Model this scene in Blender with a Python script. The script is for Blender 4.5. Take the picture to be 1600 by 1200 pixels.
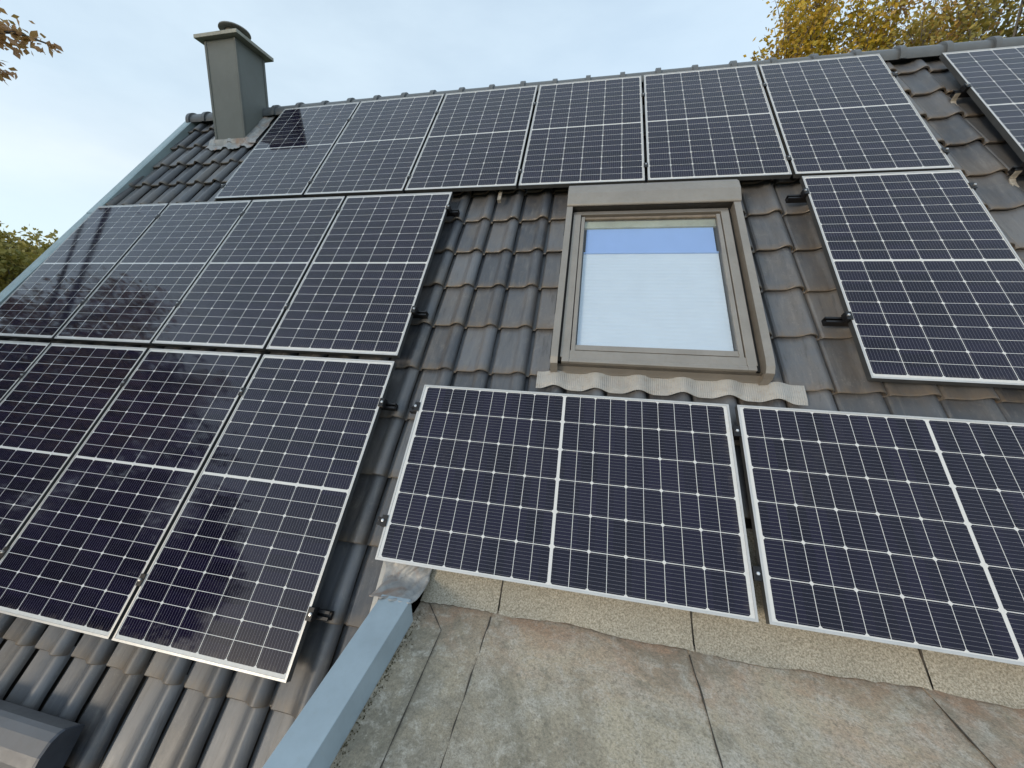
import bpy, math, random
from mathutils import Matrix, Vector

# ------------------------------------------------------------------ scene, camera, world, sun
for o in list(bpy.data.objects):
    bpy.data.objects.remove(o, do_unlink=True)
scene = bpy.context.scene
COL = scene.collection
OFF = 6.4                                   # height of the roof frame's origin above the ground
PITCH = math.radians(51.0)
SP, CP = math.sin(PITCH), math.cos(PITCH)
# roof frame: x along the ridge, y up the slope, z out of the roof; z = 0 is the face of the panels
RM = Matrix(((1, 0, 0, 0), (0, CP, -SP, 0), (0, SP, CP, OFF), (0, 0, 0, 1)))

cam_d = bpy.data.cameras.new('camera')
cam_d.sensor_width = 36.0
cam_d.lens = 36.0 * 578.87 / 1600.0
cam_d.clip_start = 0.02
cam_d.clip_end = 2000
cam = bpy.data.objects.new('camera', cam_d)
COL.objects.link(cam)
scene.camera = cam
CR = ((0.9801044688, 0.1421240574, -0.1385495671),      # right
      (0.0601830497, -0.8779816462, -0.4748960196),     # down
      (-0.1891381261, 0.4571093755, -0.8690671942))     # forward
R3 = RM.to_3x3()
cx_, cy_, cz_ = R3 @ Vector(CR[0]), -(R3 @ Vector(CR[1])), -(R3 @ Vector(CR[2]))
loc = RM @ Vector((0.83690, -1.81008, 2.00843))
cam.matrix_world = Matrix(((cx_.x, cy_.x, cz_.x, loc.x), (cx_.y, cy_.y, cz_.y, loc.y),
                           (cx_.z, cy_.z, cz_.z, loc.z), (0, 0, 0, 1)))

SUN = Vector((-0.61, -0.77, 0.185)).normalized()          # towards the sun
world = bpy.data.worlds.new('World')
scene.world = world
world.use_nodes = True
wn, wl = world.node_tree.nodes, world.node_tree.links
for n in list(wn):
    wn.remove(n)
w_out = wn.new('ShaderNodeOutputWorld')
w_bg = wn.new('ShaderNodeBackground')
w_bg.inputs['Strength'].default_value = 0.15
sky = wn.new('ShaderNodeTexSky')
sky.sky_type = 'NISHITA'
sky.sun_disc = False
sky.sun_elevation = math.asin(SUN.z)
sky.sun_rotation = math.atan2(SUN.x, SUN.y)
sky.altitude = 100
sky.air_density = 1.0
sky.dust_density = 1.2
sky.ozone_density = 1.5
# a thin even veil of high cloud over the clear sky, a little uneven
tc = wn.new('ShaderNodeTexCoord')
mp = wn.new('ShaderNodeMapping'); mp.inputs['Scale'].default_value = (1.0, 1.6, 3.2)
nz = wn.new('ShaderNodeTexNoise'); nz.inputs['Scale'].default_value = 1.7; nz.inputs['Detail'].default_value = 6; nz.inputs['Roughness'].default_value = 0.55
rmp = wn.new('ShaderNodeMapRange')
rmp.inputs[1].default_value = 0.3; rmp.inputs[2].default_value = 0.75
rmp.inputs[3].default_value = 0.56; rmp.inputs[4].default_value = 0.86
vm = wn.new('ShaderNodeMix'); vm.data_type = 'RGBA'
vm.inputs[7].default_value = (3.15, 3.88, 4.42, 1)
sz = wn.new('ShaderNodeSeparateXYZ'); wl.new(tc.outputs['Generated'], sz.inputs[0])
hr = wn.new('ShaderNodeValToRGB')
he = hr.color_ramp.elements
he[0].position = 0.0; he[0].color = (3.05, 3.75, 4.4, 1)
he[1].position = 0.62; he[1].color = (3.3, 3.98, 4.5, 1)
for p_, c_ in ((0.10, (3.25, 3.9, 4.35, 1)), (0.24, (3.85, 4.2, 4.4, 1)), (0.36, (3.4, 4.0, 4.42, 1))):
    q_ = he.new(p_); q_.color = c_
wl.new(sz.outputs[2], hr.inputs[0]); wl.new(hr.outputs[0], vm.inputs[7])
wl.new(tc.outputs['Generated'], mp.inputs['Vector']); wl.new(mp.outputs[0], nz.inputs['Vector'])
wl.new(nz.outputs[0], rmp.inputs[0]); wl.new(rmp.outputs[0], vm.inputs[0])
wl.new(sky.outputs[0], vm.inputs[6])
# the veil scatters more light on the sun's side of the sky
dt = wn.new('ShaderNodeVectorMath'); dt.operation = 'DOT_PRODUCT'; dt.inputs[1].default_value = SUN
gl_ = wn.new('ShaderNodeMapRange'); gl_.inputs[1].default_value = -0.15; gl_.inputs[2].default_value = 0.95
gl_.inputs[3].default_value = 1.0; gl_.inputs[4].default_value = 1.12
sc = wn.new('ShaderNodeVectorMath'); sc.operation = 'SCALE'
wl.new(tc.outputs['Generated'], dt.inputs[0]); wl.new(dt.outputs['Value'], gl_.inputs[0])
wl.new(vm.outputs[2], sc.inputs[0]); wl.new(gl_.outputs[0], sc.inputs['Scale'])
wl.new(sc.outputs[0], w_bg.inputs['Color'])
wl.new(w_bg.outputs[0], w_out.inputs[0])

sun_d = bpy.data.lights.new('sun', 'SUN')
sun_d.energy = 0.8
sun_d.angle = math.radians(10)
sun_d.color = (1.0, 0.86, 0.68)
sun = bpy.data.objects.new('sun', sun_d)
COL.objects.link(sun)
sun.rotation_euler = SUN.to_track_quat('Z', 'Y').to_euler()
sun.location = (-10, -20, 30)

vs = scene.view_settings
vs.view_transform = 'Standard'
vs.look = 'None'
vs.exposure = 0.75
vs.gamma = 1.0
scene.render.engine = 'CYCLES'
scene.cycles.max_bounces = 8
scene.cycles.use_denoising = True
scene.cycles.denoiser = 'OPENIMAGEDENOISE'
scene.cycles.denoising_input_passes = 'RGB_ALBEDO_NORMAL'

# ------------------------------------------------------------------ node helper
class N:
    def __init__(self, name):
        self.m = bpy.data.materials.new(name)
        self.m.use_nodes = True
        self.t = self.m.node_tree
        self.b = self.t.nodes['Principled BSDF']
    def node(self, kind, **kw):
        n = self.t.nodes.new(kind)
        for k, v in kw.items():
            setattr(n, k, v)
        return n
    def link(self, a, b):
        self.t.links.new(a, b)
    def put(self, sock, v):
        if hasattr(v, 'links') or isinstance(v, bpy.types.NodeSocket):
            self.link(v, sock)
        else:
            sock.default_value = v
    def math(self, op, a, b=None, c=None, clamp=False):
        n = self.node('ShaderNodeMath', operation=op, use_clamp=clamp)
        self.put(n.inputs[0], a)
        if b is not None: self.put(n.inputs[1], b)
        if c is not None: self.put(n.inputs[2], c)
        return n.outputs[0]
    def mix(self, f, a, b, blend='MIX'):
        n = self.node('ShaderNodeMix', data_type='RGBA', blend_type=blend)
        self.put(n.inputs[0], f)
        for s, v in ((n.inputs[6], a), (n.inputs[7], b)):
            self.put(s, v if not isinstance(v, tuple) else (v + (1,))[:4])
        return n.outputs[2]
    def rng(self, v, a, b, c=0.0, d=1.0):
        n = self.node('ShaderNodeMapRange')
        self.put(n.inputs[0], v)
        for i, x in enumerate((a, b, c, d)):
            n.inputs[i + 1].default_value = x
        return n.outputs[0]
    def coord(self, which='Object', scale=None, rot=None):
        o = self.node('ShaderNodeTexCoord').outputs[which]
        if scale or rot:
            mpn = self.node('ShaderNodeMapping')
            if scale: mpn.inputs['Scale'].default_value = scale
            if rot: mpn.inputs['Rotation'].default_value = rot
            self.link(o, mpn.inputs[0])
            o = mpn.outputs[0]
        return o
    def noise(self, vec, scale, detail=5, rough=0.6, dist=0.0):
        n = self.node('ShaderNodeTexNoise')
        self.link(vec, n.inputs['Vector'])
        n.inputs['Scale'].default_value = scale
        n.inputs['Detail'].default_value = detail
        n.inputs['Roughness'].default_value = rough
        n.inputs['Distortion'].default_value = dist
        return n.outputs[0]
    def bump(self, h, strength=0.3, dist=0.01):
        n = self.node('ShaderNodeBump')
        n.inputs['Strength'].default_value = strength
        n.inputs['Distance'].default_value = dist
        self.link(h, n.inputs['Height'])
        self.link(n.outputs[0], self.b.inputs['Normal'])
    def set(self, **kw):
        for k, v in kw.items():
            s = self.b.inputs[k.replace('_', ' ')]
            self.put(s, (v + (1,))[:4] if isinstance(v, tuple) and len(v) == 3 else v)
        return self

def painted(name, col, rough=0.45, metal=0.0, var=0.12, dirt=(0.10, 0.085, 0.06), damt=0.25, scale=6.0, bump=0.04, lo=0.5):
    """painted or bare sheet metal with uneven tone, streaky dirt and a slightly wavy surface"""
    k = N(name)
    co = k.coord('Object')
    n1 = k.noise(co, scale, 6, 0.6)
    n2 = k.noise(co, scale * 5.5, 4, 0.7)
    dark = tuple(c * (1 - var * 1.6) for c in col)
    lite = tuple(min(1, c * (1 + var)) for c in col)
    c = k.mix(k.rng(n1, 0.3, 0.7), dark, lite)
    c = k.mix(k.math('MULTIPLY', k.rng(n2, lo, 0.8), damt), c, dirt)
    k.set(Base_Color=c, Roughness=k.rng(n2, 0.2, 0.8, rough - 0.08, rough + 0.1), Metallic=metal)
    if bump:
        k.bump(n1, bump, 0.02)
    return k.m

# ------------------------------------------------------------------ materials
def mat_cells():
    k = N('photovoltaic_laminate')
    uv = k.node('ShaderNodeUVMap').outputs[0]
    sx = k.node('ShaderNodeSeparateXYZ'); k.link(uv, sx.inputs[0])
    x, y = sx.outputs[0], sx.outputs[1]
    PX, PY = 0.168, 0.0845
    cx = k.math('DIVIDE', k.math('SUBTRACT', x, 0.015), PX)
    fx = k.math('FRACT', cx)
    dx = k.math('MULTIPLY', k.math('SUBTRACT', 0.5, k.math('ABSOLUTE', k.math('SUBTRACT', fx, 0.5))), PX)
    ym = k.math('SUBTRACT', k.math('ABSOLUTE', k.math('SUBTRACT', y, 0.8775)), 0.0065)
    cy = k.math('DIVIDE', ym, PY)
    fy = k.math('FRACT', cy)
    dy = k.math('MULTIPLY', k.math('SUBTRACT', 0.5, k.math('ABSOLUTE', k.math('SUBTRACT', fy, 0.5))), PY)
    f2 = k.math('FRACT', k.math('MULTIPLY', cy, 0.5))
    dy2 = k.math('MULTIPLY', k.math('SUBTRACT', 0.5, k.math('ABSOLUTE', k.math('SUBTRACT', f2, 0.5))), PY * 2)
    inside = k.math('MULTIPLY', k.math('MULTIPLY', k.math('GREATER_THAN', cx, 0.0), k.math('LESS_THAN', cx, 6.0)),
                    k.math('MULTIPLY', k.math('GREATER_THAN', ym, 0.0), k.math('LESS_THAN', cy, 10.0)))
    cell = k.math('MULTIPLY', inside, k.math('MULTIPLY', k.math('GREATER_THAN', dx, 0.0017), k.math('GREATER_THAN', dy, 0.0013)))
    cell = k.math('MULTIPLY', cell, k.math('GREATER_THAN', k.math('ADD', dx, dy2), 0.0110))
    # busbar wires, ten to a cell, along the long side of the panel
    fb = k.math('FRACT', k.math('MULTIPLY', fx, 10.0))
    wire = k.math('LESS_THAN', k.math('ABSOLUTE', k.math('SUBTRACT', fb, 0.5)), 0.032)
    wn_ = k.node('ShaderNodeTexWhiteNoise', noise_dimensions='3D')
    cv = k.node('ShaderNodeCombineXYZ')
    k.link(k.math('FLOOR', cx), cv.inputs[0])
    k.link(k.math('FLOOR', k.math('DIVIDE', y, PY)), cv.inputs[1])
    oi = k.node('ShaderNodeObjectInfo')
    k.link(k.math('MULTIPLY', oi.outputs['Random'], 97.0), cv.inputs[2])
    k.link(cv.outputs[0], wn_.inputs['Vector'])
    r = wn_.outputs['Value']
    ccol = k.mix(r, (0.0040, 0.0030, 0.0125), (0.0085, 0.0062, 0.0230))
    ccol = k.mix(k.math('MULTIPLY', wire, 0.85), ccol, (0.19, 0.19, 0.21))
    col = k.mix(cell, (0.62, 0.62, 0.61), ccol)
    # dried rain marks and dust
    co = k.coord('Object')
    n1 = k.noise(co, 2.2, 5, 0.65, 0.4)
    n2 = k.noise(co, 26, 3, 0.7)
    dust = k.math('MULTIPLY', k.rng(n1, 0.52, 0.85), k.rng(n2, 0.35, 0.75))
    col = k.mix(k.math('MULTIPLY', dust, 0.07), col, (0.42, 0.38, 0.33))
    # silt washed to the lower frame edge, and runs above it
    silt = k.math('MULTIPLY', k.rng(y, 0.055, 0.008), k.rng(k.noise(k.coord('Object', (1, .15, 1)), 30, 4, .7), 0.42, 0.7))
    col = k.mix(k.math('MULTIPLY', silt, 0.22), col, (0.36, 0.31, 0.25))
    k.set(Base_Color=col, Roughness=0.45, Specular_IOR_Level=0.0)
    k.b.inputs['Coat Weight'].default_value = 1.0
    k.b.inputs['Coat IOR'].default_value = 1.41
    k.link(k.rng(n1, 0.3, 0.8, 0.03, 0.075), k.b.inputs['Coat Roughness'])
    return k.m

def mat_tile(name='roof_tile_clay', warm=1.0):
    k = N(name)
    uv = k.node('ShaderNodeUVMap').outputs[0]
    sx = k.node('ShaderNodeSeparateXYZ'); k.link(uv, sx.inputs[0])
    fl = k.node('ShaderNodeVectorMath', operation='FLOOR'); k.link(uv, fl.inputs[0])
    wnn = k.node('ShaderNodeTexWhiteNoise', noise_dimensions='2D'); k.link(fl.outputs[0], wnn.inputs['Vector'])
    fv = k.math('FRACT', sx.outputs[1])
    co = k.coord('Object')
    n1 = k.noise(co, 2.3, 6, 0.62, 0.3)
    n2 = k.noise(k.coord('Object', (1, .35, 1)), 24, 5, 0.7)
    n3 = k.noise(co, 75, 4, 0.7)
    n4 = k.noise(k.coord('Object', (1, .12, 1)), 38, 4, 0.7)
    c = k.mix(wnn.outputs['Value'], (0.052, 0.057, 0.068), (0.125, 0.132, 0.146))
    c = k.mix(k.math('MULTIPLY', k.rng(n1, 0.45, 0.72), 0.6), c, (0.150, 0.125, 0.100))      # dust and soil film
    c = k.mix(k.math('MULTIPLY', k.rng(n2, 0.5, 0.8), 0.4), c, (0.175, 0.168, 0.155))
    c = k.mix(k.math('MULTIPLY', k.math('MULTIPLY', k.rng(n3, 0.60, 0.70), k.rng(n1, 0.4, 0.6)), 0.45), c, (0.26, 0.25, 0.22))         # lichen specks
    c = k.mix(k.math('MULTIPLY', k.rng(n4, 0.54, 0.72), 0.4), c, (0.205, 0.20, 0.195))
    c = k.mix(k.math('MULTIPLY', k.rng(n4, 0.44, 0.30), 0.55), c, (0.050, 0.050, 0.052))
    # moss and silt along the drip edge of every course
    # pale efflorescence patches, a few tiles only
    ef = k.math('MULTIPLY', k.rng(k.noise(co, 7.5, 5, 0.65, 0.5), 0.60, 0.72), k.rng(n3, 0.3, 0.6))
    c = k.mix(k.math('MULTIPLY', ef, 0.4), c, (0.27, 0.255, 0.235))
    edge = k.math('MULTIPLY', k.rng(fv, 0.16, 0.0), k.rng(n2, 0.25, 0.6))
    c = k.mix(k.math('MULTIPLY', edge, 0.7), c, (0.170, 0.125, 0.080))
    k.set(Base_Color=c, Roughness=k.rng(n2, 0.2, 0.8, 0.30, 0.52), Specular_IOR_Level=0.55)
    h = k.math('ADD', k.math('MULTIPLY', n2, 0.7), k.math('MULTIPLY', n3, 0.3))
    k.bump(h, 0.25, 0.004)
    return k.m

def mat_felt(name, granule):
    k = N(name)
    co = k.coord('Object')
    big = k.noise(co, 1.1, 6, 0.62, 0.6)
    mid = k.noise(co, 4.5, 6, 0.68, 0.3)
    fine = k.noise(co, 135, 3, 0.75)
    spk = k.noise(co, 60, 4, 0.8)
    if granule:
        c = k.mix(k.rng(fine, 0.36, 0.66), (0.22, 0.195, 0.145), (0.55, 0.50, 0.41))
        c = k.mix(k.math('MULTIPLY', k.rng(mid, 0.5, 0.75), 0.45), c, (0.30, 0.28, 0.225))
    else:
        sp = k.node('ShaderNodeSeparateXYZ'); k.link(co, sp.inputs[0])
        X, Y = sp.outputs[0], sp.outputs[1]
        c = k.mix(k.rng(big, 0.38, 0.60), (0.31, 0.28, 0.225), (0.54, 0.475, 0.365))
        c = k.mix(k.math('MULTIPLY', k.rng(mid, 0.47, 0.66), 0.75), c, (0.53, 0.505, 0.45))
        # silt and rust-red run-off, mostly in the hollow at the foot of the slope and to the right
        red = k.noise(k.coord('Object', (0.9, 1.4, 1)), 2.1, 5, 0.65, 0.9)
        hollow = k.math('MAXIMUM', k.rng(Y, -1.55, -1.15), k.rng(X, 1.3, 2.4))
        c = k.mix(k.math('MULTIPLY', k.math('MULTIPLY', k.rng(red, 0.40, 0.60), hollow), 0.85), c, (0.46, 0.285, 0.19))
        c = k.mix(k.math('MULTIPLY', k.rng(red, 0.55, 0.68), 0.3), c, (0.40, 0.27, 0.19))
        # damp, algae-grown felt along the capping and in a few ponding marks
        alg = k.noise(co, 1.3, 6, 0.7, 1.0)
        damp = k.math('MULTIPLY', k.rng(X, 0.62, 0.22), k.rng(mid, 0.25, 0.55))
        c = k.mix(k.math('MULTIPLY', damp, 0.75), c, (0.135, 0.132, 0.108))
        c = k.mix(k.math('MULTIPLY', k.rng(alg, 0.53, 0.60), 0.55), c, (0.215, 0.205, 0.165))
        c = k.mix(k.math('MULTIPLY', k.rng(k.noise(co, 13, 6, 0.75, 0.4), 0.5, 0.66), 0.55), c, (0.62, 0.60, 0.55))
        c = k.mix(k.math('MULTIPLY', k.rng(spk, 0.58, 0.70), 0.5), c, (0.60, 0.58, 0.54))
        c = k.mix(k.math('MULTIPLY', k.rng(spk, 0.47, 0.36), 0.5), c, (0.14, 0.125, 0.10))
        grit = k.noise(co, 105, 4, 0.8)
        c = k.mix(k.math('MULTIPLY', k.rng(grit, 0.50, 0.36), 0.45), c, (0.13, 0.12, 0.10))
        c = k.mix(k.math('MULTIPLY', k.rng(fine, 0.42, 0.58), 0.30), c, (0.14, 0.13, 0.11))
    if not granule:
        c = k.mix(1.0, c, (1.15, 1.09, 1.02), 'MULTIPLY')
    k.set(Base_Color=c, Roughness=0.9, Specular_IOR_Level=0.25)
    h = k.math('ADD', k.math('MULTIPLY', fine, 0.35), k.math('MULTIPLY', mid, 1.0))
    k.bump(h, 0.8 if granule else 0.6, 0.008)
    return k.m

def mat_leaf(name, cols):
    k = N(name)
    g = k.node('ShaderNodeNewGeometry')
    rp = k.node('ShaderNodeValToRGB')
    el = rp.color_ramp.elements
    el[0].position = 0.0; el[0].color = cols[0] + (1,)
    el[1].position = 1.0; el[1].color = cols[-1] + (1,)
    for i, c in enumerate(cols[1:-1]):
        e = el.new((i + 1) / (len(cols) - 1)); e.color = c + (1,)
    big = k.noise(k.coord('Object'), 0.55, 3, 0.5)
    mixv = k.math('ADD', k.math('MULTIPLY', g.outputs['Random Per Island'], 0.55), k.math('MULTIPLY', k.rng(big, 0.3, 0.7), 0.45))
    k.link(mixv, rp.inputs[0])
    k.set(Base_Color=rp.outputs[0], Roughness=0.6)
    tr = k.node('ShaderNodeBsdfTranslucent'); k.link(rp.outputs[0], tr.inputs[0])
    mx = k.node('ShaderNodeMixShader'); mx.inputs[0].default_value = 0.3
    out = k.t.nodes['Material Output']
    k.link(k.b.outputs[0], mx.inputs[1]); k.link(tr.outputs[0], mx.inputs[2]); k.link(mx.outputs[0], out.inputs[0])
    return k.m

def mat_pane():
    k = N('window_glass')
    out = k.t.nodes['Material Output']
    tr = k.node('ShaderNodeBsdfTransparent'); tr.inputs[0].default_value = (0.89, 0.925, 0.97, 1)
    gl = k.node('ShaderNodeBsdfGlossy'); gl.inputs['Roughness'].default_value = 0.015
    fr = k.node('ShaderNodeFresnel'); fr.inputs[0].default_value = 1.75
    mx = k.node('ShaderNodeMixShader')
    gm = k.node('ShaderNodeNewGeometry')
    k.link(k.math('MULTIPLY', fr.outputs[0], k.math('SUBTRACT', 1.0, gm.outputs['Backfacing'])), mx.inputs[0]); k.link(tr.outputs[0], mx.inputs[1]); k.link(gl.outputs[0], mx.inputs[2])
    k.link(mx.outputs[0], out.inputs[0])
    k.t.nodes.remove(k.b)
    return k.m

def mat_pleat(name, col, pitch=0.02):
    k = N(name)
    s = k.node('ShaderNodeSeparateXYZ'); k.link(k.coord('Object'), s.inputs[0])
    tri = k.math('ABSOLUTE', k.math('SUBTRACT', k.math('FRACT', k.math('DIVIDE', s.outputs[1], pitch)), 0.5))
    k.set(Base_Color=k.mix(k.rng(k.noise(k.coord('Object'), 7), .3, .7), col, tuple(c * .95 for c in col)), Roughness=0.9)
    k.bump(tri, 0.05, 0.004)
    return k.m

def mat_plaster():
    k = N('plaster')
    n = k.noise(k.coord('Object'), 60, 4, 0.7)
    k.set(Base_Color=k.mix(n, (0.52, 0.50, 0.46), (0.66, 0.64, 0.60)), Roughness=0.9)
    k.bump(n, 0.4, 0.006)
    return k.m

def mat_grass():
    k = N('lawn')
    n = k.noise(k.coord('Object'), 0.35, 8, 0.7)
    k.set(Base_Color=k.mix(k.rng(n, .3, .7), (0.035, 0.06, 0.018), (0.075, 0.085, 0.03)), Roughness=0.95)
    return k.m

def mat_bark():
    k = N('bark')
    n = k.noise(k.coord('Object', (6, 6, 1)), 5, 6, 0.7)
    k.set(Base_Color=k.mix(n, (0.05, 0.042, 0.034), (0.16, 0.14, 0.12)), Roughness=0.9)
    k.bump(n, 0.6, 0.02)
    return k.m

def mat_lead():
    k = N('weathered_lead')
    co = k.coord('Object')
    n1 = k.noise(co, 9, 6, 0.65, 0.8); n2 = k.noise(co, 30, 4, 0.7)
    c = k.mix(k.rng(n1, .35, .65), (0.27, 0.28, 0.29), (0.46, 0.45, 0.43))
    c = k.mix(k.math('MULTIPLY', k.rng(k.noise(co, 5.5, 4, .6, .5), .5, .64), .75), c, (0.33, 0.20, 0.13))
    c = k.mix(k.math('MULTIPLY', k.rng(n2, .55, .75), .5), c, (0.17, 0.165, 0.15))
    k.set(Base_Color=c, Roughness=0.55, Metallic=0.15)
    k.bump(n1, 0.35, 0.012)
    return k.m

M = dict(
    cells=mat_cells(), tile=mat_tile(),
    ridge=painted('ridge_tile_clay', (0.095, 0.103, 0.110), 0.42, 0, 0.2, (0.12, 0.10, 0.07), 0.35, 5),
    alu=painted('panel_frame_aluminium', (0.51, 0.51, 0.505), 0.38, 0.35, 0.06, (0.3, 0.27, 0.22), 0.25, 7, 0.0),
    aluside_shaded=painted('panel_frame_side_shaded', (0.10, 0.105, 0.11), 0.4, 0.5, 0.1, (0.2, 0.17, 0.12), 0.2, 7, 0.0),  # frame aluminium darkened on its sides, shade of the panel gaps in the colour
    black=painted('black_anodised_rail', (0.012, 0.012, 0.014), 0.4, 0.3, 0.2, (0.06, 0.05, 0.04), 0.2, 20, 0.0),
    steel=painted('stainless_bolt', (0.68, 0.68, 0.68), 0.3, 0.85, 0.1, (0.3, 0.26, 0.2), 0.2, 40, 0.0),
    hook=painted('galvanised_hook', (0.46, 0.42, 0.36), 0.5, 0.35, 0.25, (0.26, 0.16, 0.09), 0.6, 30, 0.0),
    casing=painted('chimney_sheet_metal', (0.140, 0.152, 0.142), 0.58, 0.0, 0.06, (0.16, 0.15, 0.10), 0.2, 3, 0.05),
    capmetal=painted('chimney_cap_metal', (0.30, 0.295, 0.25), 0.5, 0.2, 0.14, (0.20, 0.19, 0.10), 0.5, 7),
    cowl=painted('chimney_cowl_metal', (0.20, 0.19, 0.17), 0.5, 0.4, 0.2, (0.14, 0.09, 0.06), 0.5, 9),
    verge=painted('verge_trim_paint', (0.36, 0.45, 0.465), 0.4, 0.3, 0.1, (0.2, 0.2, 0.15), 0.2, 4),
    capping=painted('capping_paint', (0.37, 0.445, 0.49), 0.42, 0.15, 0.07, (0.33, 0.36, 0.36), 0.35, 7, 0.05, 0.55),
    wframe=painted('window_cover_aluminium', (0.30, 0.272, 0.24), 0.36, 0.45, 0.06, (0.22, 0.16, 0.10), 0.22, 6, 0.02),
    wdark=painted('window_gasket', (0.022, 0.021, 0.02), 0.6, 0, 0.2, (0.09, 0.07, 0.04), 0.3, 20, 0.0),
    wbrown=painted('window_silt_trim', (0.20, 0.16, 0.12), 0.6, 0.1, 0.2, (0.22, 0.14, 0.07), 0.5, 20, 0.0),
    pine=painted('pine_sash', (0.50, 0.46, 0.30), 0.5, 0, 0.12, (0.40, 0.30, 0.12), 0.3, 9, 0.0),
    hood=painted('second_window_cover', (0.15, 0.15, 0.157), 0.5, 0.15, 0.07, (0.15, 0.12, 0.1), 0.25, 6, 0.02),
    hoodcap=painted('second_window_end_cap', (0.055, 0.065, 0.085), 0.5, 0.2, 0.2, (0.1, 0.08, 0.06), 0.25, 9, 0.02),
    apron=painted('pleated_apron_lead', (0.38, 0.372, 0.355), 0.6, 0.1, 0.1, (0.27, 0.21, 0.14), 0.5, 6, 0.03),
    lead=mat_lead(), felt=mat_felt('roofing_felt', False), granule=mat_felt('mineral_felt', True),
    bitumen=painted('bitumen_seam', (0.06, 0.05, 0.04), 0.75, 0, 0.3, (0.13, 0.11, 0.08), 0.5, 14, 0.3),
    pane=mat_pane(), blind=mat_pleat('white_pleated_blind', (0.80, 0.82, 0.80)),
    bluefab=mat_pleat('blue_blind_fabric', (0.40, 0.54, 0.80)),
    plaster=mat_plaster(), grass=mat_grass(), bark=mat_bark(),
    seam=painted('chimney_corner_strip', (0.115, 0.125, 0.115), 0.55, 0.0, 0.1, (0.16, 0.15, 0.10), 0.25, 5, 0.0),
    leaf_gold=mat_leaf('autumn_leaves_gold', [(0.10, 0.11, 0.02), (0.40, 0.31, 0.03), (0.55, 0.36, 0.03), (0.36, 0.22, 0.06)]),
    leaf_rust=mat_leaf('autumn_leaves_rust', [(0.11, 0.09, 0.03), (0.46, 0.31, 0.04), (0.42, 0.26, 0.10), (0.28, 0.18, 0.10)]),
    leaf_olive=mat_leaf('olive_leaves', [(0.09, 0.11, 0.025), (0.30, 0.25, 0.055), (0.40, 0.30, 0.07)]),
    leaf_dark=mat_leaf('dark_green_leaves', [(0.03, 0.045, 0.012), (0.05, 0.06, 0.016), (0.07, 0.065, 0.02)]),
    leaf_red=mat_leaf('red_brown_leaves', [(0.36, 0.25, 0.06), (0.50, 0.28, 0.11), (0.52, 0.32, 0.22)]),
)

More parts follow.
